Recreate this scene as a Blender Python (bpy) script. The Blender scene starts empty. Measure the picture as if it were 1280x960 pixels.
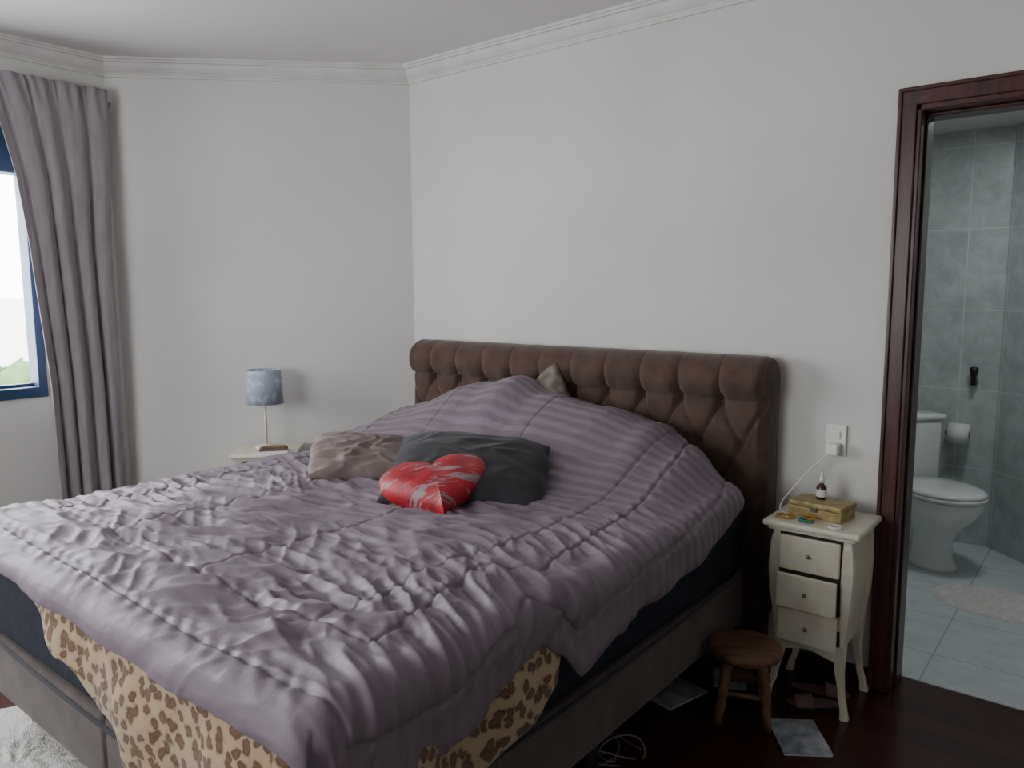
import bpy, bmesh, math, random
from mathutils import Vector, Matrix, noise
random.seed(4)
sc = bpy.context.scene
COL = sc.collection

# ------------------------------------------------------------ helpers
def srgb(r, g, b):
    def f(c):
        c /= 255.0
        return c/12.92 if c <= 0.04045 else ((c+0.055)/1.055)**2.4
    return (f(r), f(g), f(b), 1)

def mat(name, col, rough=0.6, col2=None, scale=8, bump=0.0, bscale=60, metal=0, sheen=0, spec=0.5, stretch=None, coat=0, detail=6):
    m = bpy.data.materials.new(name); m.use_nodes = True
    nt = m.node_tree; b = nt.nodes['Principled BSDF']
    b.inputs['Base Color'].default_value = col
    b.inputs['Roughness'].default_value = rough
    b.inputs['Metallic'].default_value = metal
    b.inputs['Specular IOR Level'].default_value = spec
    b.inputs['Sheen Weight'].default_value = sheen
    b.inputs['Coat Weight'].default_value = coat
    tc = nt.nodes.new('ShaderNodeTexCoord')
    mp = nt.nodes.new('ShaderNodeMapping')
    nt.links.new(tc.outputs['Object'], mp.inputs[0])
    if stretch: mp.inputs['Scale'].default_value = stretch
    n = nt.nodes.new('ShaderNodeTexNoise'); n.inputs['Scale'].default_value = scale; n.inputs['Detail'].default_value = detail
    nt.links.new(mp.outputs[0], n.inputs['Vector'])
    if col2 is None:
        col2 = (col[0]*0.88, col[1]*0.88, col[2]*0.88, 1)
    r = nt.nodes.new('ShaderNodeValToRGB')
    r.color_ramp.elements[0].color = col2; r.color_ramp.elements[1].color = col
    r.color_ramp.elements[0].position = 0.35; r.color_ramp.elements[1].position = 0.65
    nt.links.new(n.outputs['Fac'], r.inputs[0]); nt.links.new(r.outputs[0], b.inputs['Base Color'])
    if bump:
        n2 = nt.nodes.new('ShaderNodeTexNoise'); n2.inputs['Scale'].default_value = bscale; n2.inputs['Detail'].default_value = 4
        nt.links.new(mp.outputs[0], n2.inputs['Vector'])
        bp = nt.nodes.new('ShaderNodeBump'); bp.inputs['Strength'].default_value = bump; bp.inputs['Distance'].default_value = 0.01
        nt.links.new(n2.outputs['Fac'], bp.inputs['Height']); nt.links.new(bp.outputs[0], b.inputs['Normal'])
    return m

def mesh_obj(name, verts, faces, m=None, smooth=False, parent=None, uvs=None):
    me = bpy.data.meshes.new(name)
    me.from_pydata([tuple(v) for v in verts], [], faces)
    if uvs is not None:
        ul = me.uv_layers.new(name='UVMap')
        for l in me.loops: ul.data[l.index].uv = uvs[l.vertex_index]
    if m: me.materials.append(m)
    if smooth:
        for p in me.polygons: p.use_smooth = True
    me.update()
    o = bpy.data.objects.new(name, me); COL.objects.link(o)
    if parent: o.parent = parent
    return o

def empty(name, loc=(0,0,0), rz=0):
    e = bpy.data.objects.new(name, None); COL.objects.link(e)
    e.location = loc; e.rotation_euler = (0,0,rz); e.empty_display_size = 0.1
    return e

def from_bm(bm, name, m, smooth=False, parent=None):
    me = bpy.data.meshes.new(name); bm.to_mesh(me); bm.free()
    if m: me.materials.append(m)
    if smooth:
        for p in me.polygons: p.use_smooth = True
    o = bpy.data.objects.new(name, me); COL.objects.link(o)
    if parent: o.parent = parent
    return o

def box(name, lo, hi, m, bevel=0.0, parent=None, seg=2, smooth=False):
    bm = bmesh.new(); bmesh.ops.create_cube(bm, size=1)
    for v in bm.verts:
        v.co = Vector([(lo[i]+hi[i])/2 + v.co[i]*(hi[i]-lo[i]) for i in range(3)])
    if bevel:
        bmesh.ops.bevel(bm, geom=bm.edges[:], offset=bevel, segments=seg, profile=0.5, affect='EDGES')
    return from_bm(bm, name, m, smooth, parent)

def lathe(name, prof, m, n=32, parent=None, loc=(0,0,0), sx=1, sy=1, smooth=True):
    vs=[]; fs=[]
    for r,z in prof:
        for k in range(n):
            a=2*math.pi*k/n
            vs.append((loc[0]+r*math.cos(a)*sx, loc[1]+r*math.sin(a)*sy, loc[2]+z))
    for i in range(len(prof)-1):
        for k in range(n):
            k2=(k+1)%n
            fs.append((i*n+k,i*n+k2,(i+1)*n+k2,(i+1)*n+k))
    fs.append(tuple(range(n-1,-1,-1))); fs.append(tuple((len(prof)-1)*n+k for k in range(n)))
    o = mesh_obj(name, vs, fs, m, smooth, parent)
    return o

def tube(name, pts, r, m, parent=None, cyc=False):
    c = bpy.data.curves.new(name,'CURVE'); c.dimensions='3D'; c.bevel_depth=r; c.bevel_resolution=3; c.resolution_u=8
    s = c.splines.new('BEZIER'); s.bezier_points.add(len(pts)-1)
    for bp,p in zip(s.bezier_points, pts):
        bp.co=p; bp.handle_left_type='AUTO'; bp.handle_right_type='AUTO'
    s.use_cyclic_u=cyc
    c.use_fill_caps=True
    c.materials.append(m)
    o=bpy.data.objects.new(name,c); COL.objects.link(o)
    if parent: o.parent=parent
    return o

def grid_faces(nx, ny):
    return [(j*nx+i, j*nx+i+1, (j+1)*nx+i+1, (j+1)*nx+i) for j in range(ny-1) for i in range(nx-1)]

def interp(tab, x):
    if x<=tab[0][0]: return tab[0][1]
    for (a,b),(c,d) in zip(tab,tab[1:]):
        if x<=c:
            t=(x-a)/(c-a); t=t*t*(3-2*t)
            return b+(d-b)*t
    return tab[-1][1]
def lerp_tab(tab, x):
    if x<=tab[0][0]: return tab[0][1]
    for (a,b),(c,d) in zip(tab,tab[1:]):
        if x<=c: return b+(d-b)*(x-a)/(c-a)
    return tab[-1][1]
def sstep(a,b,x):
    t=max(0,min(1,(x-a)/(b-a))); return t*t*(3-2*t)
def N(x,y,z=0.0): return noise.noise(Vector((x,y,z)))

# ------------------------------------------------------------ materials
M_wall = mat('wall_paint', srgb(217,216,212), 0.75, srgb(209,207,203), scale=1.3, bump=0.05, bscale=90)
M_ceil = mat('ceiling_paint', srgb(214,211,209), 0.8, srgb(208,205,202), scale=1.0)
M_crown = mat('crown_plaster', srgb(217,215,211), 0.7)
M_frame = mat('door_mahogany', srgb(80,38,32), 0.35, srgb(54,24,21), scale=6, stretch=(8,8,0.6), bump=0.05)
M_base_dark = mat('baseboard_wood', srgb(50,22,18), 0.35, srgb(38,15,12), scale=6, stretch=(1,8,8))
M_white = mat('painted_white_wood', srgb(226,220,202), 0.45, srgb(214,206,186), scale=12, bump=0.04)
M_gap = mat('drawer_gap', srgb(60,52,42), 0.8)
M_knob = mat('knob_metal', srgb(140,130,110), 0.35, metal=0.8)
M_velvet = mat('brown_velvet', srgb(86,65,56), 0.75, srgb(70,52,44), scale=14, bump=0.15, bscale=220, sheen=0.22, spec=0.2)
M_boxspring = mat('grey_suede', srgb(96,86,83), 0.85, srgb(82,73,70), scale=12, bump=0.15, bscale=200, sheen=0.2, spec=0.2)
M_matt = mat('mattress_charcoal', srgb(46,49,60), 0.8, srgb(38,41,50), scale=20, bump=0.15, bscale=150, spec=0.2)
M_curt = mat('curtain_fabric', srgb(158,150,155), 0.85, srgb(146,138,144), scale=10, stretch=(4,4,.5), bump=0.1, bscale=200, sheen=0.1, spec=0.2)
M_rod = mat('rod_metal', srgb(140,130,126), 0.4, metal=0.4)
M_blue = mat('window_blue_metal', srgb(46,72,108), 0.45, srgb(42,66,100), scale=5)
M_char = mat('charcoal_fabric', srgb(58,57,62), 0.8, srgb(50,49,54), scale=16, bump=0.15, bscale=180, sheen=0.15, spec=0.2)
M_taupe = mat('taupe_fabric', srgb(142,125,121), 0.8, srgb(120,104,101), scale=9, bump=0.25, bscale=120, sheen=0.2, spec=0.2)
M_olive = mat('patterned_pillow_fabric', srgb(140,130,120), 0.8, srgb(88,80,72), scale=26, bump=0.1)
M_por = mat('porcelain', srgb(220,224,222), 0.15, srgb(214,218,216), scale=3)
M_paper = mat('paper', srgb(225,225,225), 0.8)
M_gold = mat('gold_box', srgb(186,168,116), 0.45, srgb(150,130,84), scale=40, metal=0.3, bump=0.2, bscale=90)
M_amber = mat('amber_bottle', srgb(70,34,18), 0.15)
M_teal = mat('teal_bead', srgb(60,130,120), 0.3)
M_yel = mat('yellow_bead', srgb(190,150,60), 0.3, metal=0.4)
M_plug = mat('plastic_white', srgb(234,233,228), 0.4)
M_stool = mat('stool_wood', srgb(138,100,74), 0.5, srgb(90,61,46), scale=9, stretch=(1,6,1), bump=0.08)
M_cable = mat('cable_grey', srgb(120,112,116), 0.5)
M_mag = mat('magazine_cover', srgb(186,190,196), 0.35, srgb(120,130,140), scale=22)
M_pink = mat('dusty_pink_cloth', srgb(120,90,92), 0.85, bump=0.2)
M_rug = mat('white_fluffy', srgb(224,220,216), 0.95, srgb(206,201,196), scale=40, bump=0.8, bscale=160)
M_dark = mat('dark_plastic', srgb(30,30,32), 0.4)
M_green = mat('foliage', srgb(70,104,48), 0.8, srgb(40,70,28), scale=3)
M_build = mat('facade', srgb(200,196,190), 0.8)

def brick_mat(name, c1, c2, mortar, w, h, rough, coord='UV', msize=0.003, lo=.38, hi=.62):
    m=mat(name, c1, rough); nt=m.node_tree; b=nt.nodes['Principled BSDF']
    for l in list(b.inputs['Base Color'].links): nt.links.remove(l)
    tc=nt.nodes.new('ShaderNodeTexCoord'); br=nt.nodes.new('ShaderNodeTexBrick')
    nt.links.new(tc.outputs[coord], br.inputs['Vector'])
    br.offset=0; br.inputs['Scale'].default_value=1; br.inputs['Brick Width'].default_value=w; br.inputs['Row Height'].default_value=h
    br.inputs['Mortar Size'].default_value=msize; br.inputs['Mortar Smooth'].default_value=0.3
    br.inputs['Mortar'].default_value=mortar
    n=nt.nodes.new('ShaderNodeTexNoise'); n.inputs['Scale'].default_value=9; n.inputs['Detail'].default_value=12; n.inputs['Roughness'].default_value=.7; n.inputs['Distortion'].default_value=.3
    nt.links.new(tc.outputs['Object'], n.inputs['Vector'])
    r=nt.nodes.new('ShaderNodeValToRGB'); r.color_ramp.elements[0].color=c2; r.color_ramp.elements[1].color=c1
    r.color_ramp.elements[0].position=lo; r.color_ramp.elements[1].position=hi
    nt.links.new(n.outputs['Fac'], r.inputs[0])
    nt.links.new(r.outputs[0], br.inputs['Color1']); nt.links.new(r.outputs[0], br.inputs['Color2'])
    nt.links.new(br.outputs['Color'], b.inputs['Base Color'])
    return m
M_wtile = brick_mat('bath_wall_tile', srgb(190,197,197), srgb(166,174,174), srgb(206,210,209), .33,.45, .25)
M_ftile = brick_mat('bath_floor_tile', srgb(200,207,208), srgb(186,193,195), srgb(162,169,171), .42,.42, .25, coord='Object', msize=.004)

def floor_mat():
    m=mat('dark_wood_floor', srgb(58,24,20), 0.25); nt=m.node_tree; b=nt.nodes['Principled BSDF']
    for l in list(b.inputs['Base Color'].links): nt.links.remove(l)
    tc=nt.nodes.new('ShaderNodeTexCoord'); br=nt.nodes.new('ShaderNodeTexBrick')
    nt.links.new(tc.outputs['Object'], br.inputs['Vector'])
    br.inputs['Scale'].default_value=1; br.inputs['Brick Width'].default_value=.9; br.inputs['Row Height'].default_value=.1
    br.inputs['Mortar Size'].default_value=.0015; br.inputs['Mortar'].default_value=srgb(26,11,10)
    br.inputs['Color1'].default_value=srgb(78,34,28); br.inputs['Color2'].default_value=srgb(56,24,20)
    n=nt.nodes.new('ShaderNodeTexNoise'); n.inputs['Scale'].default_value=5; n.inputs['Detail'].default_value=8
    mp=nt.nodes.new('ShaderNodeMapping'); mp.inputs['Scale'].default_value=(1,12,1)
    nt.links.new(tc.outputs['Object'], mp.inputs[0]); nt.links.new(mp.outputs[0], n.inputs['Vector'])
    mx=nt.nodes.new('ShaderNodeMix'); mx.data_type='RGBA'; mx.blend_type='MULTIPLY'; mx.inputs['Factor'].default_value=.6
    nt.links.new(br.outputs['Color'], mx.inputs['A']); nt.links.new(n.outputs['Fac'], mx.inputs['B'])
    nt.links.new(mx.outputs['Result'], b.inputs['Base Color'])
    return m
M_floor=floor_mat()

def comforter_mat():
    m=mat('mauve_striped_satin', srgb(140,122,138), 0.55, sheen=0.08, spec=0.35); nt=m.node_tree; b=nt.nodes['Principled BSDF']
    for l in list(b.inputs['Base Color'].links): nt.links.remove(l)
    tc=nt.nodes.new('ShaderNodeTexCoord'); sp=nt.nodes.new('ShaderNodeSeparateXYZ')
    nt.links.new(tc.outputs['UV'], sp.inputs[0])
    mu=nt.nodes.new('ShaderNodeMath'); mu.operation='MULTIPLY'; mu.inputs[1].default_value=2*math.pi/0.048
    nt.links.new(sp.outputs['Y'], mu.inputs[0])
    si=nt.nodes.new('ShaderNodeMath'); si.operation='SINE'; nt.links.new(mu.outputs[0], si.inputs[0])
    r=nt.nodes.new('ShaderNodeValToRGB')
    r.color_ramp.elements[0].position=.35; r.color_ramp.elements[1].position=.65
    ma=nt.nodes.new('ShaderNodeMath'); ma.operation='MULTIPLY_ADD'; ma.inputs[1].default_value=.5; ma.inputs[2].default_value=.5
    nt.links.new(si.outputs[0], ma.inputs[0]); nt.links.new(ma.outputs[0], r.inputs[0])
    tn=nt.nodes.new('ShaderNodeMapRange'); tn.inputs['From Min'].default_value=-1.25; tn.inputs['From Max'].default_value=-.75
    tn.inputs['To Min'].default_value=.22; tn.inputs['To Max'].default_value=.75
    nt.links.new(sp.outputs['Y'], tn.inputs['Value'])
    half=nt.nodes.new('ShaderNodeMix'); half.data_type='FLOAT'; half.inputs['A'].default_value=.5
    nt.links.new(tn.outputs[0], half.inputs['Factor']); nt.links.new(r.outputs[0], half.inputs['B'])
    mx=nt.nodes.new('ShaderNodeMix'); mx.data_type='RGBA'
    mx.inputs['A'].default_value=srgb(111,97,109); mx.inputs['B'].default_value=srgb(130,115,128)
    nt.links.new(half.outputs['Result'], mx.inputs['Factor']); nt.links.new(mx.outputs['Result'], b.inputs['Base Color'])
    mr=nt.nodes.new('ShaderNodeMapRange'); mr.inputs['To Min'].default_value=.65; mr.inputs['To Max'].default_value=.45
    nt.links.new(half.outputs['Result'], mr.inputs['Value']); nt.links.new(mr.outputs[0], b.inputs['Roughness'])
    n=nt.nodes.new('ShaderNodeTexNoise'); n.inputs['Scale'].default_value=26; n.inputs['Detail'].default_value=3
    nt.links.new(tc.outputs['UV'], n.inputs['Vector'])
    bp=nt.nodes.new('ShaderNodeBump'); bp.inputs['Strength'].default_value=.25; bp.inputs['Distance'].default_value=.012
    nt.links.new(n.outputs['Fac'], bp.inputs['Height']); nt.links.new(bp.outputs[0], b.inputs['Normal'])
    return m
M_comf=comforter_mat()

def leopard_mat():
    m=mat('leopard_plush', srgb(190,160,120), 0.9, sheen=0.3, spec=.15); nt=m.node_tree; b=nt.nodes['Principled BSDF']
    for l in list(b.inputs['Base Color'].links): nt.links.remove(l)
    tc=nt.nodes.new('ShaderNodeTexCoord')
    n=nt.nodes.new('ShaderNodeTexNoise'); n.inputs['Scale'].default_value=34; n.inputs['Detail'].default_value=3
    nt.links.new(tc.outputs['UV'], n.inputs['Vector'])
    vm=nt.nodes.new('ShaderNodeVectorMath'); vm.operation='MULTIPLY_ADD'; vm.inputs[1].default_value=(.04,.04,.0)
    nt.links.new(n.outputs['Color'], vm.inputs[0]); nt.links.new(tc.outputs['UV'], vm.inputs[2])
    v=nt.nodes.new('ShaderNodeTexVoronoi'); v.inputs['Scale'].default_value=29; v.voronoi_dimensions='2D'
    nt.links.new(vm.outputs[0], v.inputs['Vector'])
    r=nt.nodes.new('ShaderNodeValToRGB'); e=r.color_ramp.elements
    e[0].position=0; e[0].color=srgb(108,80,60)
    e[1].position=1; e[1].color=srgb(178,156,126)
    for p,c in ((.16,srgb(114,86,64)),(.24,srgb(92,67,51)),(.33,srgb(98,72,55)),(.44,srgb(172,149,119))):
        x=e.new(p); x.color=c
    nt.links.new(v.outputs['Distance'], r.inputs[0]); nt.links.new(r.outputs[0], b.inputs['Base Color'])
    return m
M_leo=leopard_mat()

def red_mat():
    m=mat('red_heart_sequins', srgb(190,16,36), 0.38, srgb(150,8,24), scale=14, spec=.6, bump=.35, bscale=260); nt=m.node_tree; b=nt.nodes['Principled BSDF']
    src=b.inputs['Base Color'].links[0].from_socket
    tc=nt.nodes.new('ShaderNodeTexCoord'); mp=nt.nodes.new('ShaderNodeMapping'); mp.inputs['Scale'].default_value=(6,34,6); mp.inputs['Rotation'].default_value=(0,0,.3)
    nt.links.new(tc.outputs['Object'], mp.inputs[0])
    n=nt.nodes.new('ShaderNodeTexNoise'); n.inputs['Scale'].default_value=1.6; n.inputs['Detail'].default_value=6; n.inputs['Roughness'].default_value=.65
    nt.links.new(mp.outputs[0], n.inputs['Vector'])
    r=nt.nodes.new('ShaderNodeValToRGB'); r.color_ramp.elements[0].position=.55; r.color_ramp.elements[1].position=.59
    nt.links.new(n.outputs['Fac'], r.inputs[0])
    mx=nt.nodes.new('ShaderNodeMix'); mx.data_type='RGBA'; mx.inputs['B'].default_value=srgb(156,134,140)
    nt.links.new(r.outputs[0], mx.inputs['Factor']); nt.links.new(src, mx.inputs['A']); nt.links.new(mx.outputs['Result'], b.inputs['Base Color'])
    return m
M_red=red_mat()

def shade_mat():
    m=mat('lampshade_print', srgb(150,166,190), 0.8, spec=.2); nt=m.node_tree; b=nt.nodes['Principled BSDF']
    for l in list(b.inputs['Base Color'].links): nt.links.remove(l)
    tc=nt.nodes.new('ShaderNodeTexCoord'); v=nt.nodes.new('ShaderNodeTexNoise'); v.inputs['Scale'].default_value=24; v.inputs['Detail'].default_value=2
    nt.links.new(tc.outputs['Object'], v.inputs['Vector'])
    r=nt.nodes.new('ShaderNodeValToRGB'); r.color_ramp.elements[0].position=.52; r.color_ramp.elements[1].position=.58
    r.color_ramp.elements[0].color=srgb(160,170,190); r.color_ramp.elements[1].color=srgb(194,200,210)
    nt.links.new(v.outputs['Fac'], r.inputs[0]); nt.links.new(r.outputs[0], b.inputs['Base Color'])
    return m
M_shade=shade_mat()

# ------------------------------------------------------------ room shell
CH=2.635; T=0.15
XC=-1.08
def prism(name, pts, z0, z1, m, d=None):
    n=len(pts)
    vs=[(p[0],p[1],z0) for p in pts]+[(p[0],p[1],z1) for p in pts]
    me=bpy.data.meshes.new(name)
    fs=[tuple(range(n-1,-1,-1)), tuple(range(n,2*n))]+[(i,(i+1)%n,n+(i+1)%n,n+i) for i in range(n)]
    me.from_pydata(vs,[],fs)
    ul=me.uv_layers.new(name='UVMap')
    if d is None:
        d=(Vector(pts[1])-Vector(pts[0])).normalized()
    d=Vector(d)
    for l in me.loops:
        c=me.vertices[l.vertex_index].co
        ul.data[l.index].uv=(c.x*d.x+c.y*d.y, c.z)
    me.materials.append(m)
    bm=bmesh.new(); bm.from_mesh(me); bmesh.ops.recalc_face_normals(bm, faces=bm.faces); bm.to_mesh(me); bm.free()
    o=bpy.data.objects.new(name,me); COL.objects.link(o)
    return o
def join(obs, name):
    bpy.ops.object.select_all(action='DESELECT')
    for o in obs: o.select_set(True)
    bpy.context.view_layer.objects.active=obs[0]
    bpy.ops.object.join()
    obs[0].name=name
    return obs[0]

DX0,DX1,DH = 2.435,3.25,2.085     # door opening
XR=4.4; YB=-4.6
a1=prism('wa1',[(0,0),(DX0,0),(DX0,T),(-.062,T)],0,CH,M_wall)
a2=prism('wa2',[(DX0,0),(DX1,0),(DX1,T),(DX0,T)],DH,CH,M_wall)
a3=prism('wa3',[(DX1,0),(XR,0),(XR,T),(DX1,T)],0,CH,M_wall)
join([a1,a2,a3],'wall_headboard')
prism('wall_corner',[(XC,XC),(0,0),(-.062,T),(XC-.15,XC+.062)],0,CH,M_wall)
WY0,WY1,WZ0,WZ1 = -3.45,-1.45,.97,2.32
w=[prism('wc1',[(XC,WY1),(XC,XC),(XC-.15,XC+.062),(XC-.15,WY1)],0,CH,M_wall),
   prism('wc2',[(XC,WY0),(XC,WY1),(XC-.15,WY1),(XC-.15,WY0)],0,WZ0,M_wall),
   prism('wc3',[(XC,WY0),(XC,WY1),(XC-.15,WY1),(XC-.15,WY0)],WZ1,CH,M_wall),
   prism('wc4',[(XC,YB),(XC,WY0),(XC-.15,WY0),(XC-.15,YB)],0,CH,M_wall)]
join(w,'wall_window')
RX0,RX1=.2,1.6
w=[prism('wr1',[(XC-.15,YB),(RX0,YB),(RX0,YB-.15),(XC-.15,YB-.15)],0,CH,M_wall),
   prism('wr2',[(RX0,YB),(RX1,YB),(RX1,YB-.15),(RX0,YB-.15)],0,1.0,M_wall),
   prism('wr3',[(RX0,YB),(RX1,YB),(RX1,YB-.15),(RX0,YB-.15)],2.3,CH,M_wall),
   prism('wr4',[(RX1,YB),(XR+.15,YB),(XR+.15,YB-.15),(RX1,YB-.15)],0,CH,M_wall)]
join(w,'wall_rear')
prism('wall_right',[(XR,YB),(XR,T),(XR+.15,T),(XR+.15,YB)],0,CH,M_wall)
fl=[(XC-.15,YB-.15),(XR+.15,YB-.15),(XR+.15,T),(-.062,T),(XC-.15,XC+.062)]
prism('floor',fl,-.1,0,M_floor)
prism('ceiling',fl,CH,CH+.1,M_ceil)

def sweep(name, path, prof, m):
    P=[Vector((p[0],p[1])) for p in path]; n=len(P); k=len(prof)
    norms=[]
    for i in range(n-1):
        d=(P[i+1]-P[i]).normalized(); norms.append(Vector((d.y,-d.x)))
    vs=[]
    for i in range(n):
        if i==0: mv=norms[0]
        elif i==n-1: mv=norms[-1]
        else:
            mv=(norms[i-1]+norms[i]); mv=mv/(1+norms[i-1].dot(norms[i]))
        for (d,z) in prof: vs.append((P[i].x+mv.x*d,P[i].y+mv.y*d,z))
    fs=[]
    for i in range(n-1):
        for j in range(k-1):
            fs.append((i*k+j,(i+1)*k+j,(i+1)*k+j+1,i*k+j+1))
    fs.append(tuple(range(k))); fs.append(tuple((n-1)*k+j for j in range(k-1,-1,-1)))
    return mesh_obj(name,vs,fs,m)
prof=[(0,CH-.085),(.011,CH-.085),(.013,CH-.075),(.009,CH-.07),(.014,CH-.063),(.025,CH-.056),(.038,CH-.042),(.044,CH-.028),(.046,CH-.022),(.06,CH-.021),(.063,CH-.012),(.072,CH-.010),(.074,CH)]
sweep('trim_1',[(XC,YB),(XC,XC),(0,0),(XR,0)],prof,M_crown)
bprof=[(0,0),(.016,0),(.016,.06),(.01,.07),(0,.07)]
sweep('baseboard_headboard',[(0,0),(2.375,0)],bprof,M_base_dark)
sweep('baseboard_window',[(XC,YB),(XC,XC),(0,0)],bprof,M_base_dark)

dr=empty('door_1')
def casing(nm,x0,x1,z0,z1,y0,y1):
    box(nm,(x0,y0,z0),(x1,y1,z1),M_frame,.004,dr)
cw=.055
casing('casing_left',DX0-cw,DX0+.004,0,DH+cw,-.022,-.001)
casing('casing_left_bead',DX0-cw,DX0-cw+.014,0,DH+cw,-.030,-.001)
casing('casing_right',DX1-.004,DX1+cw,0,DH+cw,-.022,-.001)
casing('casing_top',DX0-cw,DX1+cw,DH-.004,DH+cw,-.0225,-.001)
casing('casing_top_bead',DX0-cw,DX1+cw,DH+cw-.014,DH+cw,-.0305,-.001)
casing('jamb_left',DX0-.001,DX0+.018,0,DH,-.012,T+.004)
casing('jamb_left_stop',DX0+.018,DX0+.026,0,DH-.03,.05,T)
casing('jamb_right',DX1-.018,DX1+.001,0,DH,-.012,T+.004)
casing('jamb_top',DX0,DX1,DH-.022,DH+.001,-.012,T+.004)
casing('jamb_top_stop',DX0+.018,DX1-.018,DH-.034,DH-.022,.05,T)

wn=empty('window_1')
def wb(nm,y0,y1,z0,z1,x0=XC-.10,x1=XC-.03,m=M_blue): box(nm,(x0,y0,z0),(x1,y1,z1),m,.004,wn)
wb('frame_bottom',WY0,WY1,WZ0,WZ0+.05,x1=XC+.012)
wb('shutter_box',WY0+.001,WY1-.001,2.03,WZ1,x1=XC+.008)
wb('frame_near',WY1-.04,WY1,WZ0,WZ1,x1=XC+.01)
wb('frame_far',WY0,WY0+.055,WZ0,WZ1,x1=XC+.01)
ym=(WY0+WY1)/2
wb('mullion',ym-.03,ym+.03,WZ0,2.04)
wb('sash_bottom',WY0,WY1,WZ0+.05,WZ0+.065,x0=XC-.08,x1=XC-.05)
wn2=empty('window_2')
for nm,x0,x1,z0,z1 in (('frame_l',RX0,RX0+.05,1.0,2.3),('frame_r',RX1-.05,RX1,1.0,2.3),('frame_b',RX0,RX1,1.0,1.06),('frame_t',RX0,RX1,2.24,2.3),('mullion',.87,.93,1.0,2.3)):
    box(nm,(x0,YB-.1,z0),(x1,YB-.04,z1),M_blue,.004,wn2)

# outside world
bm=bmesh.new()
for i in range(60):
    mt=Matrix.Translation((-13+random.uniform(-2,2), 2+random.uniform(-6,5), -1.05+random.uniform(-.6,.45)))@Matrix.Scale(random.uniform(.6,1.0),4)
    bmesh.ops.create_icosphere(bm,subdivisions=3,radius=1,matrix=mt)
for v in bm.verts: v.co += Vector((N(*(v.co*2.2)),N(*(v.co*2.2+Vector((9,0,0)))),N(*(v.co*2.2+Vector((0,9,0))))))*.35
from_bm(bm,'tree_canopy',M_green,True)
bl=empty('distant_buildings')
for i in range(9):
    y=-6+i*3.4; h=random.uniform(-1.5,2.2)
    box('building_%d'%i,(-52,y*2.2,-20),(-46,y*2.2+5.5,h),M_build,0,bl)

# ------------------------------------------------------------ bathroom
BC=2.34; BY=2.06; BX=2.50
prism('wall_bathroom_far',[(1.3,BY),(BX,BY),(BX+.062,BY+.15),(1.3,BY+.15)],0,BC,M_wtile)
prism('wall_bathroom_angled',[(BX,BY),(3.35,BY-.85),(3.5,BY-.79),(BX+.062,BY+.15)],0,BC,M_wtile)
prism('wall_bathroom_right',[(3.35,T),(3.35,BY-.85),(3.5,BY-.79),(3.5,T)],0,BC,M_wtile)
prism('wall_bathroom_left',[(1.3,T),(1.3,BY+.15),(1.15,BY+.15),(1.15,T)],0,BC,M_wtile)
bfl=[(1.15,T),(3.5,T),(3.5,BY-.79),(BX+.062,BY+.15),(1.15,BY+.15)]
prism('floor_bathroom',bfl,-.1,.004,M_ftile)
prism('ceiling_bathroom',bfl,BC,BC+.1,M_ceil)

tl=empty('toilet',(2.32,1.55,.004),math.radians(-43))
def loft(nm,secs,m,n=36,parent=None):
    vs=[];fs=[]
    for (cx,rx,ry,z) in secs:
        for k in range(n):
            a=2*math.pi*k/n; c=math.cos(a); s=math.sin(a)
            xx=rx*c*(1.0 if c>0 else .85)
            vs.append((cx+xx, ry*math.copysign(abs(s)**.9,s), z))
    for i in range(len(secs)-1):
        for k in range(n):
            k2=(k+1)%n; fs.append((i*n+k,i*n+k2,(i+1)*n+k2,(i+1)*n+k))
    fs.append(tuple(range(n-1,-1,-1))); fs.append(tuple((len(secs)-1)*n+k for k in range(n)))
    return mesh_obj(nm,vs,fs,m,True,parent)
loft('pedestal_bowl',[(-.02,.145,.11,0),(-.02,.14,.105,.02),(-.03,.12,.09,.06),(-.03,.115,.085,.16),(-.02,.14,.105,.22),(0,.20,.155,.29),(.01,.235,.18,.35),(.01,.24,.185,.385),(.01,.232,.178,.392)],M_por,parent=tl)
loft('seat',[(.01,.235,.18,.393),(.01,.246,.19,.398),(.01,.248,.192,.408),(.01,.244,.188,.414)],M_por,parent=tl)
loft('lid',[(.008,.238,.182,.415),(.008,.246,.19,.419),(.008,.244,.188,.432),(.008,.22,.165,.44),(.008,.1,.08,.444)],M_por,parent=tl)
box('rear_deck',(-.36,-.11,.25),(-.14,.11,.39),M_por,.03,tl,4,True)
box('trapway',(-.34,-.085,0),(-.10,.085,.27),M_por,.03,tl,4,True)
box('tank',(-.40,-.19,.385),(-.23,.19,.745),M_por,.03,tl,4,True)
box('tank_lid',(-.41,-.20,.742),(-.22,.20,.775),M_por,.012,tl,3,True)
lathe('flush_button',[(.02,0),(.02,.006),(.016,.008)],M_knob,20,tl,(-.315,0,.775))

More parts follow.
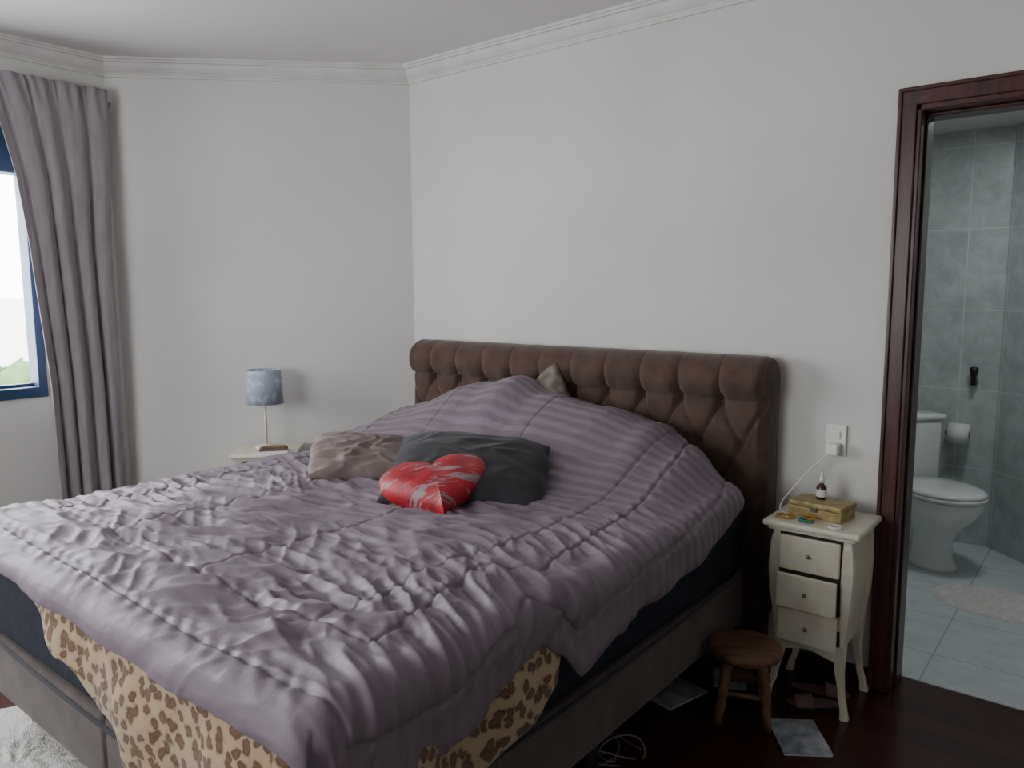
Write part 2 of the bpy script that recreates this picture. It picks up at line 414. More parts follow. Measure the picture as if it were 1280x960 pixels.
tp=empty('toilet_paper_holder',(2.335,BY-.001,.655))
box('plate',(-.03,-.012,-.03),(.03,0,.03),M_por,.005,tp)
box('arm',(-.072,-.075,-.008),(-.060,-.0,.008),M_knob,.003,tp)
def hcyl(nm,r,l,m,parent,loc,n=28,r2=None):
    bm=bmesh.new(); bmesh.ops.create_cone(bm,cap_ends=True,segments=n,radius1=r,radius2=r if r2 is None else r2,depth=l,matrix=Matrix.Translation(loc)@Matrix.Rotation(math.pi/2,4,'Y'))
    return from_bm(bm,nm,m,True,parent)
hcyl('roll',.058,.10,M_paper,tp,(0,-.075,0))
hcyl('core',.02,.104,M_taupe,tp,(0,-.075,0))
sp=empty('bidet_sprayer',(2.385,BY-.001,.98))
box('wall_hook',(-.018,-.03,-.05),(.018,0,-.02),M_knob,.004,sp)
lathe('spray_head',[(.012,-.05),(.014,0),(.022,.03),(.022,.05),(.01,.055)],M_dark,18,sp,(0,-.045,0))

def fluffy(name,loc,rx,ry,h,m,rz=0):
    n=90; vs=[];fs=[]
    R=26
    for i in range(R+1):
        r=i/R
        for k in range(n):
            a=2*math.pi*k/n
            rr=r*(1+.06*N(math.cos(a)*2,math.sin(a)*2,loc[0])+ (.03*N(math.cos(a)*14,math.sin(a)*14,3) if r>.8 else 0))
            x=rx*rr*math.cos(a); y=ry*rr*math.sin(a)
            z=h*math.sqrt(max(0,1-r**4))*(.75+.5*N(x*45,y*45,1))
            vs.append((x,y,max(z,0.001)))
    for i in range(R):
        for k in range(n):
            k2=(k+1)%n; fs.append((i*n+k,i*n+k2,(i+1)*n+k2,(i+1)*n+k))
    o=mesh_obj(name,vs,fs,m,True); o.location=loc; o.rotation_euler=(0,0,rz); return o
fluffy('bath_mat',(2.68,1.17,.004),.30,.20,.02,M_rug,.0)
fluffy('fluffy_rug',(.45,-2.18,.0),.48,.42,.035,M_rug,.1)

# ------------------------------------------------------------ bed
bed=empty('bed')
BX0,BX1,BY0,BY1=.12,1.95,-2.15,-.16
BT=.385
box('box_spring_left',(BX0,BY0,.18),((BX0+BX1)/2-.004,BY1,BT),M_boxspring,.015,bed,3)
box('box_spring_right',((BX0+BX1)/2+.004,BY0,.18),(BX1,BY1,BT),M_boxspring,.015,bed,3)
k=0
for x in (.22,.95,1.12,1.85):
    for y in (-2.02,-1.1,-.28):
        k+=1; lathe('foot_%d'%k,[(.022,0),(.03,.02),(.034,.185)],M_dark,16,bed,(x,y,0))
box('mattress',(BX0-.005,BY0-.005,BT+.003),(BX1+.005,BY1,.69),M_matt,.045,bed,5,True)
for z in (BT+.03,.665):
    x0,x1,y0,y1=BX0-.006,BX1+.006,BY0-.006,BY1
    c=.05
    tube('piping',[(x0+c,y0,z),(x1-c,y0,z),(x1,y0+c,z),(x1,y1-c,z),(x1-c,y1,z),(x0+c,y1,z),(x0,y1-c,z),(x0,y0+c,z)],.006,M_char,bed,True)

HX0,HX1=.12,2.01
S=.172; X0=.11; ZR=1.035; RH=.16
path=[]
nz=150
ZF=1.07
for i in range(nz): path.append((-.105, .2+(ZF-.2)*i/(nz-1)))
cy,cz,R_=-.080,1.128,.075
for i in range(34):
    a=math.radians(212-(212-2)*i/33)
    path.append((cy+R_*math.cos(a), cz+R_*math.sin(a)))
path.append((-.008,1.0)); 
nx=620
pn=[]
for i,p in enumerate(path):
    q0=path[max(0,i-2)]; q1=path[min(len(path)-1,i+2)]
    d=Vector((q1[0]-q0[0],q1[1]-q0[1])).normalized()
    pn.append(Vector((-d.y,d.x)))
iR=nz*(ZR-.2)/(ZF-.2)
def tuft(x,z,i):
    e=min(1,max(0,(x-HX0)/.03))*min(1,max(0,(HX1-x)/.03)); e=e**.5 if e>0 else 0
    u=(x-X0)/S
    if i<nz and z<ZR:
        a=u+(z-ZR)/(2*RH); b_=u-(z-ZR)/(2*RH)
        sa=abs(math.sin(math.pi*a)); sb=abs(math.sin(math.pi*b_))
        cr=min(1,sa*2.6)*min(1,sb*2.6)
        db=math.hypot(sa,sb)
        hgt=.011*cr**.6 + .031*min(1,db/.8)**.65 + .004*sa*sb
    else:
        t=min(1,max(0,(i-iR)/20.0)); t=t**.65
        p=abs(math.sin(math.pi*u))
        h0=.011*min(1,p*2.6)**1.2+.031*min(1,p*1.41/.8)**.65+.004*p*p
        k_=.5+.5*N(round(u)*3.1,7)
        h1=.018+(.0032*(.3+k_))*(min(1,p*8)**.7-1)
        hgt=h0*(1-t)+h1*t
        wv=math.exp(-((t-.35)/.35)**2)
        hgt+=wv*.0018*math.sin(u*2*math.pi*2+2.5*N(u*1.3,0,3))
        if i>len(path)-9: hgt*=max(0,(len(path)-1-i-3)/6.0)
    hgt+=.002*N(x*14,z*14,4)*(0 if i>len(path)-6 else 1)
    return max(0,hgt)*e
vs=[]
for j,(y,z) in enumerate(path):
    for i in range(nx):
        x=HX0+(HX1-HX0)*i/(nx-1)
        h=tuft(x,z,j); n_=pn[j]
        vs.append((x,min(-.003,y+n_.x*h),z+n_.y*h))
fs=grid_faces(nx,len(path))
L=len(path)
base=len(vs)
vs+= [(HX0,-.003,.2),(HX1,-.003,.2)]
fs.append(tuple([j*nx for j in range(L)]+[base]))
fs.append(tuple([j*nx+nx-1 for j in range(L-1,-1,-1)]+[base+1][::-1]))
hb=mesh_obj('headboard_upholstery',vs,fs,M_velvet,True,bed)
box('headboard_back_panel',(HX0+.01,-.07,0),(HX1-.01,-.003,.98),M_velvet,.01,bed)
bm=bmesh.new()
for r in range(4):
    for i in range(-1,13):
        x=X0+(i+(.5 if r%2 else 0))*S; z=ZR-r*RH
        if HX0+.05<x<HX1-.04:
            bmesh.ops.create_uvsphere(bm,u_segments=14,v_segments=8,radius=1,matrix=Matrix.Translation((x,-.108,z))@Matrix.Diagonal((.012,.009,.012,1)))
from_bm(bm,'headboard_buttons',M_velvet,True,bed)

# comforter ------------------------------------------------
XE0,XE1,YE=.13,1.96,-2.165
ZT=.73
ridge=[(-.1,.76),(.05,.80),(.36,.91),(.78,1.045),(.95,1.08),(1.12,1.02),(1.41,.985),(1.62,.94),(1.79,.87),(1.97,.77)]
def ztop(x,y):
    w_=.80+.2*N(x*1.7,3.3)
    f=sstep(-w_-.1,-.33,y)
    pk=interp(ridge,x)
    f*= 1-.10*sstep(-.28,-.15,y)
    z=ZT+(pk-ZT)*f
    z+=.018*N(x*2.2,y*2.2,8)
    return z
hemR=[(-2.3,.19),(-1.9,.22),(-1.6,.17),(-1.47,.13),(-1.41,.17),(-1.33,.245),(-1.14,.20),(-.8,.175),(-.37,.15),(-.1,.10)]
hemF=[(0,.07),(.55,.075),(1.1,.09),(1.6,.10),(2.1,.10)]
def ystart(X): return -.155-.21*sstep(1.45,2.02,X)
def outdrop(r,rad=.055):
    if r<=0: return 0,0,0
    q=rad*math.pi/2
    if r<q:
        a=r/rad; return rad*math.sin(a), rad*(1-math.cos(a)), a/(math.pi/2)
    return rad+.10*(r-q), rad+(r-q)*.99, 1
def ridged(v,p=1.0,s=2.4):
    v=min(1,s*abs(v)); v=math.sqrt(v*v+.012)-.11
    return max(0,1-v)**p
def comf_point(X,Y,dH):
    dx= X-XE1 if X>XE1 else (X-XE0 if X<XE0 else 0)
    dy= Y-YE if Y<YE else 0
    r=math.hypot(dx,dy)
    cx=min(max(X,XE0),XE1); cy=max(Y,YE)
    o,dr_,k_=outdrop(r)
    ux,uy=(dx/r,dy/r) if r>1e-6 else (0,0)
    z=ztop(cx,cy)-dr_
    hump=sstep(-1.05,-.65,cy)
    wx=.14*N(X*1.3,Y*1.3,0); wy=.14*N(X*1.3+7,Y*1.3,3)
    th=.30*N(X*.9,Y*.9,30)+.10
    c_,s_=math.cos(th),math.sin(th)
    U=X*c_+(Y+wy*.6)*s_; V=-X*s_+(Y+wy)*c_+.04*N(X*4,Y*4,17)
    a=ridged(N(U*3.0,V*12.5,1),1.4,2.6); b_=ridged(N(U*5.2+3,V*22,5),1.25,2.5)
    U2=(X+wy)*.78+Y*.62; V2=-X*.62+(Y+wx)*.78
    e_=ridged(N(U2*3.8,V2*13.5,21),1.45,2.6)
    U3=(X+wy)*.90-Y*.43; V3=X*.43+(Y+wx)*.90
    f_=ridged(N(U3*4.2,V3*16,51),1.35,2.5)
    d_=N(X*3.0,Y*3.0,12)
    m1=sstep(-.35,.25,N(X*2.0,Y*2.0,40)); 
    m2=sstep(-.25,.3,N(X*2.3,Y*2.3,60))
    edge=sstep(.06,.24,dH)
    amp=(1-.75*hump)*(.28+.72*edge)
    disp=amp*((.010+.010*m1)*a+.0075*b_+.0115*m2*e_+.0085*(1-m2)*f_)+.010*d_
    g=0
    for s2 in (.115,.30):
        g+=math.exp(-((dH-s2)/.006)**2)
    qx=((X-.2)%.50); qx=min(qx,.50-qx); qy=((Y+.1)%.50); qy=min(qy,.50-qy)
    if dH>.3: g+=.7*math.exp(-(qx/.006)**2)+.7*math.exp(-(qy/.006)**2)
    disp-=.008*min(g,1.2)
    for s2 in (.115,.30):
        pk_=math.exp(-((dH-s2)/.030)**2)
        if pk_>.05: disp+=.0020*pk_*math.sin((X+Y)*95+3*N(X*6,Y*6,2))
    disp+= .012*math.sqrt(min(1,max(0,dH)/.03))
    if k_>.5: disp+=.010*math.sin((X if abs(dy)>abs(dx) else Y)*17+3*N(X*2,Y*2,4))*k_*min(1,r/.2)
    if k_>.9: disp=max(disp,-.015)
    nrm=Vector((ux*k_,uy*k_,1-k_)); nrm.normalize()
    return Vector((cx+ux*o,cy+uy*o,z))+nrm*disp
NX,NY=520,560
vs=[];uvs=[]
for j in range(NY):
    t=j/(NY-1)
    for i in range(NX):
        s=i/(NX-1)
        Yt=-.155+t*(YE-.08+.155)
        xr=XE1+interp(hemR,Yt); xl=XE0-.13
        X=xl+(xr-xl)*s
        ys=ystart(X)
        yf=YE-interp(hemF,min(X,2.05))
        Y=ys+t*(yf-ys)
        dH=min(xr-X,X-xl,Y-yf)
        vs.append(comf_point(X,Y,dH)); uvs.append((X,Y))
cf=mesh_obj('comforter',vs,grid_faces(NX,NY),M_comf,True,uvs=uvs)
me=cf.data
if me.polygons[len(me.polygons)//2].normal.z<0:
    me.flip_normals()
md=cf.modifiers.new('thick','SOLIDIFY'); md.thickness=.014; md.offset=-1 

# leopard blanket hanging at foot / right corner
pathL=[]
xs=.80
while xs<BX1-.05: pathL.append((xs,BY0-.02,0,-1,xs)); xs+=.01
for i in range(0,13):
    a=math.radians(-90+90*i/12); pathL.append((BX1-.05+.075*math.cos(a),BY0+.05+.075*math.sin(a)-.0,math.cos(a),math.sin(a),BX1+i*.01))
yy=BY0+.06; 
while yy<-1.46: pathL.append((BX1+.025,yy,1,0,BX1+.12+(yy-BY0))); yy+=.01
def hang(k):
    x,y,nx_,ny_,q=pathL[k]
    if ny_<-.9 and q<BX1-.04: return interp([(.80,.03),(1.0,.12),(1.2,.20),(1.38,.29),(1.6,.39),(1.95,.45)],x)
    return interp([(-2.2,.43),(-2.0,.34),(-1.8,.24),(-1.63,.20),(-1.53,.14),(-1.46,.05)],y)
vs=[];uvs=[];rows=60
npth=len(pathL)
for j in range(rows):
    for k in range(npth):
        x,y,nx_,ny_,q=pathL[k]
        Lh=hang(k)+.09
        d=Lh*j/(rows-1)
        inn=.09-d
        if inn>0:
            ox=-inn+.015; zz=.705
            zz-=.03*(1-inn/.09)**3
        else:
            ox=.015+.012*math.sin(-inn*12)+.05*(-inn); zz=.675+inn
        w_=.012*math.sin(q*15+1.5*N(q*3,0,1))*min(1,max(0,-inn)/.12)+.006*N(q*14,d*14,2)
        ox+=w_+ (.012 if inn<0 else 0)
        vs.append((x+nx_*ox,y+ny_*ox,zz+.004*N(q*10,d*10,7))); uvs.append((q,d))
lb=mesh_obj('leopard_print_blanket',vs,grid_faces(npth,rows),M_leo,True,uvs=uvs)
md=lb.modifiers.new('thick','SOLIDIFY'); md.thickness=.012; md.offset=0

# ------------------------------------------------------------ cushions
def cushion(name,w,h,t,m,loc,rot,wr=.01,seed=0,p=3.0,pinch=.06,mode='XYZ'):
    n=70; vs=[];fs=[]
    for side in (1,-1):
        for j in range(n):
            for i in range(n):
                u=-1+2*i/(n-1); v=-1+2*j/(n-1)
                e=max(0,(1-abs(u)**p)*(1-abs(v)**p))
                z=side*t/2*e**.5
                x=w/2*u*(1-pinch*(1-v*v)*abs(u)**3)
                y=h/2*v*(1-pinch*(1-u*u)*abs(v)**3)
                x+=.02*N(u*2,v*2,seed)*1; y+=.02*N(u*2,v*2,seed+5)
                if e>0:
                    z+=side*wr*(1-2*abs(N(u*2.2+N(v*2,u,seed),v*3.4,seed+side)))*e**.3
                vs.append((x,y,z))
    F=grid_faces(n,n); fs+=F; fs+=[tuple(n*n+q for q in f[::-1]) for f in F]
    o=mesh_obj(name,vs,fs,m,True)
    bm=bmesh.new(); bm.from_mesh(o.data); bmesh.ops.remove_doubles(bm,verts=bm.verts,dist=.0008); bm.to_mesh(o.data); bm.free()
    for q in o.data.polygons: q.use_smooth=True
    o.location=loc; o.rotation_mode=mode; o.rotation_euler=rot
    return o
R=math.radians
cushion('charcoal_cushion',.59,.44,.20,M_char,(1.215,-.92,ztop(1.215,-.92)+.08),(R(20),R(3),R(34)),.008,3,p=2.6)
cushion('taupe_cushion',.44,.38,.13,M_taupe,(.66,-.94,ztop(.66,-.94)+.07),(R(14),R(4),R(48)),.024,11)
cushion('bed_pillow',.50,.40,.13,M_olive,(1.01,-.235,.845),(R(80),0,R(40)),.008,21,mode='ZYX')
def heart(name,loc,rot,size,t,m):
    n=120;Rn=26;vs=[];fs=[]
    def o2(a):
        x=16*math.sin(a)**3; y=12.5*math.cos(a)-4.2*math.cos(2*a)-1.7*math.cos(3*a)-.6*math.cos(4*a)
        return x/17*size/2,(y+2.5)/17*size/2
    for side in (1,-1):
        for i in range(Rn+1):
            r=i/Rn
            for k in range(n):
                x,y=o2(2*math.pi*k/n)
                z=side*t/2*math.sqrt(max(0,1-r**2.6))
                x*=r; y*=r
                z+=side*.006*N(x*16,y*16,side)*(1-r**4)
                vs.append((x,y,z))
    B=(Rn+1)*n
    for s_ in range(2):
        for i in range(Rn):
            for k in range(n):
                k2=(k+1)%n; f=(s_*B+i*n+k,s_*B+(i+1)*n+k,s_*B+(i+1)*n+k2,s_*B+i*n+k2)
                fs.append(f if s_ else f[::-1])
    o=mesh_obj(name,vs,fs,m,True)
    bm=bmesh.new(); bm.from_mesh(o.data); bmesh.ops.remove_doubles(bm,verts=bm.verts,dist=.0006); bmesh.ops.recalc_face_normals(bm,faces=bm.faces); bm.to_mesh(o.data); bm.free()
    for q in o.data.polygons: q.use_smooth=True
    o.location=loc; o.rotation_euler=rot; return o
heart('heart_cushion',(1.255,-1.125,ztop(1.255,-1.125)+.085),(R(20),R(-8),R(50)),.41,.13,M_red)

# ------------------------------------------------------------ nightstands
def nightstand(loc,rz,opened=(.012,.035,.026)):
    g=empty('nightstand',loc,rz)
    W=.27; D=.27; H=.665
    box('top',(-W/2-.028,-D-.030,H-.022),(W/2+.028,.0,H),M_white,.008,g,3)
    box('top_moulding',(-W/2-.012,-D-.014,H-.036),(W/2+.012,-.004,H-.022),M_white,.005,g)
    prof=[(H-.036,.0),(.58,.007),(.50,.011),(.42,.008),(.33,-.002),(.25,-.010),(.16,-.012),(.08,-.004),(.03,.010),(.0,.018)]
    sp_=sorted(prof)
    def off(z): return interp(sp_,z)
    zs=[.235+i*(H-.036-.235)/14 for i in range(15)]
    vs=[];fs=[]
    for z in zs:
        o=off(z)-.006; w=W/2-.008+o; y0=-D+.012-o
        vs+= [(-w,y0,z),(w,y0,z),(w,-.01,z),(-w,-.01,z)]
    for i in range(len(zs)-1):
        for k in range(4):
            k2=(k+1)%4; fs.append((i*4+k,i*4+k2,(i+1)*4+k2,(i+1)*4+k))
    fs.append((3,2,1,0)); n=len(zs)-1; fs.append((n*4,n*4+1,n*4+2,n*4+3))
    mesh_obj('case',vs,fs,M_white,False,g)
    zz=[i*(H-.036)/40 for i in range(41)]
    q=0
    for sx in (-1,1):
        for fy in (0,1):
            q+=1
            vs=[];fs=[]
            for z in zz:
                o=off(z); th=.018+.014*sstep(.08,.26,z)
                if z<.03: th+=.005*(1-z/.03)
                cx=sx*(W/2-.012+o); cy=(-D+.012-o) if fy==0 else (-.018)
                cx-= sx*(th-.014)*.6
                if fy==0: cy+=(th-.014)*.6
                for dx,dy in ((-1,-1),(1,-1),(1,1),(-1,1)):
                    vs.append((cx+dx*th*.62,cy+dy*th*.62,z))
            for i in range(len(zz)-1):
                for k in range(4):
                    k2=(k+1)%4; fs.append((i*4+k,i*4+k2,(i+1)*4+k2,(i+1)*4+k))
            fs.append((3,2,1,0)); n=len(zz)-1; fs.append((n*4,n*4+1,n*4+2,n*4+3))
            lg=mesh_obj('leg_%d'%q,vs,fs,M_white,False,g)
            bv=lg.modifiers.new('b','BEVEL'); bv.width=.004; bv.segments=2
    z1=H-.045; dh=.122
    for d in range(3):
        zt=z1-d*(dh+.008); zb=zt-dh; w=W/2-.034; op=opened[d]
        oo=off((zt+zb)/2)
        y=-D+.010-oo-.012
        box('drawer_gap_%d'%(d+1),(-w-.004,y+.004,zb-.004),(w+.004,y+.018,zt+.004),M_gap,0,g)
        box('drawer_front_%d'%(d+1),(-w,y-op,zb),(w,y-op+.014,zt),M_white,.004,g)
        box('drawer_box_%d'%(d+1),(-w+.006,y-op+.012,zb+.01),(w-.006,y+.01,zt-.018),M_gap,0,g)
        lathe('knob_%d'%(d+1),[(.004,0),(.006,.004),(.007,.010),(.005,.013)],M_knob,14,g,(0,0,0))
        kb=COL.objects[-1]
        kb.rotation_euler=(math.pi/2,0,0); kb.location=(0,y-op,(zt+zb)/2)
    vs=[];fs=[];n=21
    for i in range(n):
        x=-W/2+.02+(W-.04)*i/(n-1); zb=.225-.03*abs(math.cos(math.pi*i/(n-1)))**.8+.02
        for y in (-D+.004,-D+.018):
            vs+=[(x,y,zb-.02),(x,y,.25)]
    for i in range(n-1):
        a=i*4; b_=a+4
        fs+=[(a,b_,b_+1,a+1),(a+3,b_+3,b_+2,a+2),(a,a+2,b_+2,b_),(a+1,b_+1,b_+3,a+3)]
    mesh_obj('apron',vs,fs,M_white,False,g)
    return g
ns1=nightstand((2.24,-.03,0),0)
rz2=math.radians(45)
ns2=nightstand((-.505,-.575,0),rz2,(0,0,0))

def rot2(p,a): return (p[0]*math.cos(a)-p[1]*math.sin(a), p[0]*math.sin(a)+p[1]*math.cos(a))
def onns2(x,y):
    r=rot2((x,y),rz2); return (-.505+r[0],-.575+r[1])
lx,ly=onns2(-.01,-.13)
lp=empty('table_lamp',(lx,ly,.665))
lathe('base',[(.055,0),(.058,.006),(.05,.014),(.02,.02),(.009,.026)],M_white,32,lp)
lathe('stem',[(.007,.02),(.007,.12),(.009,.125),(.007,.13),(.007,.25)],M_white,16,lp)
vs=[];fs=[];n=40
for (r,z) in ((.096,.235),(.086,.41),(.083,.41),(.093,.235)):
    for k in range(n):
        a=2*math.pi*k/n; vs.append((r*math.cos(a),r*math.sin(a),z))
for i in range(4):
    for k in range(n):
        k2=(k+1)%n; i2=(i+1)%4; fs.append((i*n+k,i*n+k2,i2*n+k2,i2*n+k))
mesh_obj('shade',vs,fs,M_shade,True,lp)
lathe('bulb',[(.012,.25),(.014,.27),(.028,.31),(.022,.335),(.004,.345)],M_por,20,lp)
bk=empty('small_books',(*onns2(.045,-.245),.665),rz2+.1)
box('book_1',(-.075,-.04,0),(.075,.04,.012),M_paper,.002,bk)
box('book_2',(-.065,-.037,.012),(.07,.035,.024),M_pink,.002,bk)
box('book_3',(-.05,-.03,.024),(.06,.025,.031),M_stool,.002,bk)

HN=.665
gb=empty('jewelry_box',(2.23,-.16,HN),R(-8))
box('box_body',(-.095,-.06,0),(.095,.06,.035),M_gold,.004,gb)
box('box_lid',(-.098,-.063,.036),(.098,.063,.055),M_gold,.006,gb)
box('clasp',(-.012,-.067,.025),(.012,-.060,.043),M_knob,.002,gb)
bt=empty('amber_bottle',(2.22,-.14,HN+.055))
lathe('bottle',[(.016,0),(.018,.003),(.018,.042),(.013,.05),(.007,.055),(.007,.06)],M_amber,24,bt)
lathe('label',[(.0183,.01),(.0184,.011),(.0184,.035),(.0183,.036)],M_paper,24,bt)
lathe('cap',[(.009,.06),(.009,.078),(.006,.08),(.004,.095),(.003,.10)],M_plug,18,bt)
def ring(name,loc,R1,r,m,n=18):
    g=bmesh.new()
    for k in range(n):
        a=2*math.pi*k/n
        bmesh.ops.create_uvsphere(g,u_segments=8,v_segments=6,radius=r,matrix=Matrix.Translation((R1*math.cos(a),R1*math.sin(a)*.9,r)))
    o=from_bm(g,name,m,True); o.location=loc; return o
ring('bead_bracelet',(2.135,-.262,HN),.028,.005,M_yel)
ring('bead_bracelet',(2.21,-.27,HN),.022,.006,M_teal)
ring('bead_bracelet',(2.22,-.268,HN+.011),.018,.004,M_yel)
tube('hair_tie',[(2.295,-.28,HN+.004),(2.325,-.27,HN+.004),(2.33,-.295,HN+.004),(2.305,-.305,HN+.004)],.004,M_plug,None,True)

ou=empty('wall_outlet',(2.225,-.001,.915))
box('plate',(-.037,-.010,-.058),(.037,0,.058),M_plug,.005,ou,3)
box('switch_module',(-.016,-.015,.005),(.016,-.009,.035),M_plug,.003,ou)
box('socket',(-.016,-.014,-.04),(.016,-.009,-.006),M_white,.003,ou)
ch=empty('phone_charger',(2.225,-.012,.892))
box('charger_body',(-.02,-.045,-.028),(.02,0,.014),M_plug,.006,ch,3)
tube('charger_cable',[(-.012,-.042,-.022),(-.03,-.075,-.045),(-.075,-.10,-.10),(-.12,-.115,-.165),(-.14,-.15,-.205),(-.125,-.19,-.221),(-.07,-.225,-.2225)],.003,M_plug,ch)

# ------------------------------------------------------------ stool
st=empty('wooden_stool',(2.09,-.48,0),R(20))
lathe('seat',[(.10,.222),(.118,.228),(.124,.240),(.122,.256),(.112,.262),(.02,.2600)],M_stool,48,st)
prof_leg=[(0,.012),(.03,.014),(.07,.017),(.085,.012),(.095,.018),(.12,.019),(.14,.014),(.15,.019),(.19,.020),(.228,.014)]
for k in range(4):
    a=math.pi/4+k*math.pi/2
    top=Vector((.075*math.cos(a),.075*math.sin(a),.232)); bot=Vector((.115*math.cos(a),.115*math.sin(a),0))
    n=16; vs=[];fs=[]
    for (z,r) in prof_leg:
        t=z/.228; c=bot.lerp(top,t)
        for i in range(n):
            b_=2*math.pi*i/n; vs.append((c.x+r*math.cos(b_),c.y+r*math.sin(b_),c.z))
    for i in range(len(prof_leg)-1):
        for j in range(n):
            j2=(j+1)%n; fs.append((i*n+j,i*n+j2,(i+1)*n+j2,(i+1)*n+j))
    fs.append(tuple(range(n-1,-1,-1))); fs.append(tuple((len(prof_leg)-1)*n+j for j in range(n)))
    mesh_obj('leg_%d'%(k+1),vs,fs,M_stool,True,st)
    a2=a+math.pi/2; rr=.096
    p0=Vector((rr*math.cos(a),rr*math.sin(a),.105)); p1=Vector((rr*math.cos(a2),rr*math.sin(a2),.105))
    tube('stretcher_%d'%(k+1),[p0,(p0+p1)/2,p1],.008,M_stool,st)

# ------------------------------------------------------------ floor clutter
mg=empty('magazine',(2.29,-.505,0),R(35))
box('pages',(-.075,-.10,.001),(.075,.10,.007),M_paper,.001,mg)
box('cover',(-.077,-.102,.007),(.077,.102,.009),M_mag,0,mg)
mg=empty('magazine',(1.83,-.50,0),R(-15))
box('pages',(-.075,-.10,.001),(.075,.10,.006),M_paper,.001,mg)
box('cover',(-.077,-.102,.006),(.077,.102,.008),M_mag,0,mg)
lpap=empty('loose_papers',(1.95,-.27,0),R(25))
box('sheet_1',(-.06,-.08,.001),(.06,.08,.0022),M_mag,0,lpap)
box('sheet_2',(-.02,-.03,.0024),(.09,.07,.0034),M_pink,0,lpap)
random.seed(2)
pts=[(1.86+random.uniform(-.10,.07),-.96+random.uniform(-.14,.08),.006+random.uniform(0,.03)) for _ in range(12)]
tube('cable_pile',pts,.0024,M_cable)
def slipper(loc,rz):
    sh=empty('slipper',loc,rz)
    def sole(nm,z0,z1,m,sc_=1.0):
        n=32;vs=[]
        for z in (z0,z1):
            for k in range(n):
                a=2*math.pi*k/n; x=.10*math.cos(a); y=.034*math.sin(a)*(1+.22*math.cos(a))*sc_
                vs.append((x,y,z))
        fs=[tuple(range(n-1,-1,-1)),tuple(range(n,2*n))]+[(k,(k+1)%n,n+(k+1)%n,n+k) for k in range(n)]
        mesh_obj(nm,vs,fs,m,False,sh)
    sole('sole',0,.012,M_dark); sole('insole',.012,.017,M_pink,.93)
    vs=[];n=14;m_=8
    for j in range(m_):
        for i in range(n):
            a=math.pi*i/(n-1); x=.015+.06*j/(m_-1); ry=.034*(1+.22*x/.10)
            vs.append((x,ry*math.cos(a),.010+(.036-.012*j/(m_-1))*math.sin(a)))
    o=mesh_obj('strap',vs,grid_faces(n,m_),M_pink,True,sh); md=o.modifiers.new('t','SOLIDIFY'); md.thickness=.003
slipper((2.255,-.17,0),R(15))
slipper((2.27,-.27,0),R(-150))

# ------------------------------------------------------------ curtain
cu=empty('curtain')
nx_,nz_=260,70; vs=[];uvs=[]
zt,zb=2.47,.02
edge_tab=[(0,-1.46),(1.04,-1.47),(1.7,-1.515),(2.02,-1.55),(2.3,-1.61),(2.47,-1.665)]
for j in range(nz_):
    z=zt+(zb-zt)*j/(nz_-1)
    yl=lerp_tab(edge_tab,z); yr=-1.115-.03*sstep(2.3,1.6,z)
    for i in range(nx_):
        s=i/(nx_-1)
        y=yr+(yl-yr)*s
        s2=s+.09*N(s*2.4,z*.3,1)+.03*N(s*6,z*.5,11)
        ph=s2*2*math.pi*4.3
        a=(.018+.008*(1-z/2.5))*(.45+1.1*abs(N(s*2.6,z*.35,9)))
        top=sstep(2.28,2.43,z)
        x=XC+.085+a*math.sin(ph)*(1-.3*top)+.012*N(s*7,z*.9,6)+.004*N(s*20,z*1.5,3)+.006*top*math.sin(s*2*math.pi*12+2*N(s*5,0,2))
        y+=.008*math.cos(ph)
        vs.append((x,y,z)); uvs.append((s,z))
co=mesh_obj('drape',vs,grid_faces(nx_,nz_),M_curt,True,cu,uvs)
md=co.modifiers.new('t','SOLIDIFY'); md.thickness=.004
rd=empty('curtain_rod')
def ycyl(nm,r,y0,y1,x,z,m,par):
    bm=bmesh.new(); bmesh.ops.create_cone(bm,cap_ends=True,segments=20,radius1=r,radius2=r,depth=abs(y1-y0),matrix=Matrix.Translation((x,(y0+y1)/2,z))@Matrix.Rotation(math.pi/2,4,'X'))
    return from_bm(bm,nm,m,True,par)
ycyl('rod',.009,-3.6,-1.10,XC+.045,2.41,M_rod,rd)
ycyl('finial',.014,-1.108,-1.082,XC+.045,2.41,M_rod,rd)
box('bracket',(XC,-1.13,2.395),(XC+.045,-1.115,2.41),M_rod,.002,rd)

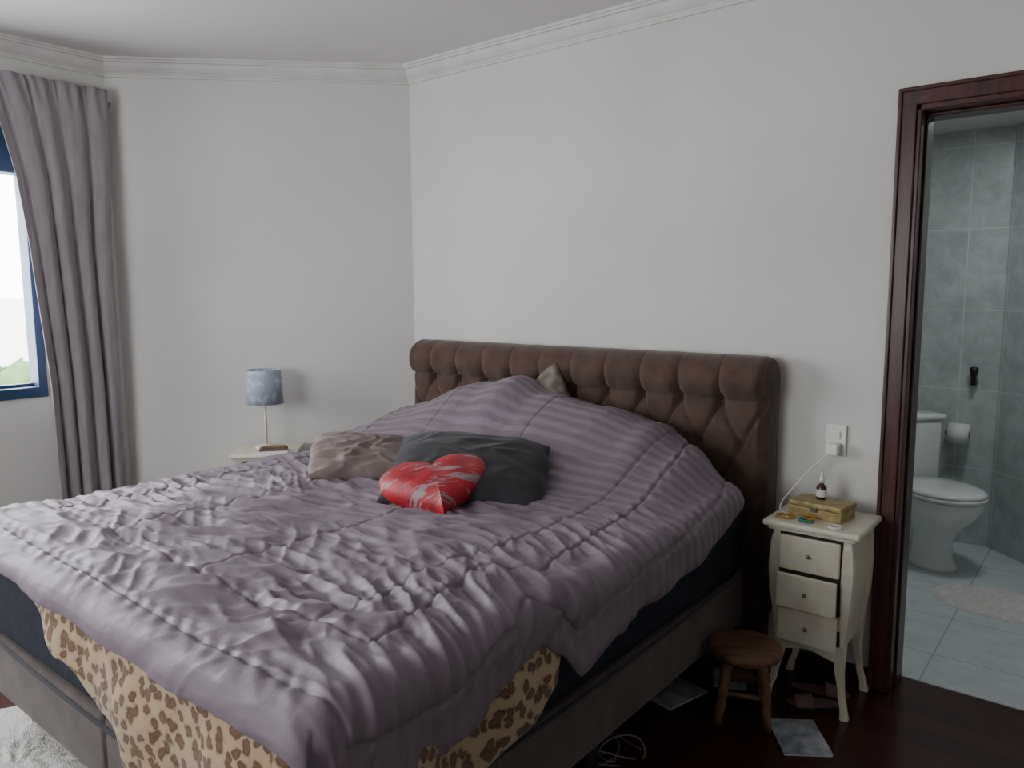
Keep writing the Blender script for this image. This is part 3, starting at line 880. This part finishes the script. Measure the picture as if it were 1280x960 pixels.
# ------------------------------------------------------------ world + lights
wd=bpy.data.worlds.new('World'); sc.world=wd; wd.use_nodes=True
nt=wd.node_tree; bg=nt.nodes['Background']
tc=nt.nodes.new('ShaderNodeTexCoord'); sx=nt.nodes.new('ShaderNodeSeparateXYZ'); r=nt.nodes.new('ShaderNodeValToRGB')
nt.links.new(tc.outputs['Generated'], sx.inputs[0]); nt.links.new(sx.outputs['Z'], r.inputs[0])
r.color_ramp.elements[0].position=0.0; r.color_ramp.elements[0].color=(.82,.84,.86,1)
r.color_ramp.elements[1].position=.5; r.color_ramp.elements[1].color=(.95,.98,1.0,1)
nt.links.new(r.outputs[0], bg.inputs[0]); bg.inputs[1].default_value=15.0
def area(name,loc,rot,sx_,sy_,e,col,portal=False):
    l=bpy.data.lights.new(name,'AREA'); l.shape='RECTANGLE'; l.size=sx_; l.size_y=sy_; l.energy=e; l.color=col
    if portal: l.cycles.is_portal=True
    o=bpy.data.objects.new(name,l); COL.objects.link(o); o.location=loc; o.rotation_euler=rot; return o
area('portal_window_1',(XC-.12,ym,1.65),(0,R(-90),0),1.35,2.0,1,(1,1,1),True)
area('portal_window_2',((RX0+RX1)/2,YB-.12,1.65),(R(90),0,0),1.4,1.3,1,(1,1,1),True)
area('bathroom_fill_light',(2.6,1.1,BC-.02),(0,0,0),.3,.3,8,(.95,.99,1))  # added fill light, no fixture behind it; brightens the bathroom

# ------------------------------------------------------------ camera
H=1.47
fa=math.radians(128.7); th=math.radians(6.9); ro=math.radians(.3)
F=Vector((math.cos(fa),math.sin(fa),0)); Rt=Vector((math.sin(fa),-math.cos(fa),0))
fw=F*math.cos(th)-Vector((0,0,1))*math.sin(th); up=F*math.sin(th)+Vector((0,0,1))*math.cos(th)
up2=up*math.cos(ro)+Rt*math.sin(ro); rt2=Rt*math.cos(ro)-up*math.sin(ro)
cam=bpy.data.cameras.new('camera'); cam.lens=27; cam.sensor_width=36; cam.clip_start=.02
co=bpy.data.objects.new('camera',cam); COL.objects.link(co)
Mx=Matrix((rt2,up2,-fw)).transposed().to_4x4(); Mx.translation=Vector((3.04,-2.945,H))
co.matrix_world=Mx
sc.camera=co
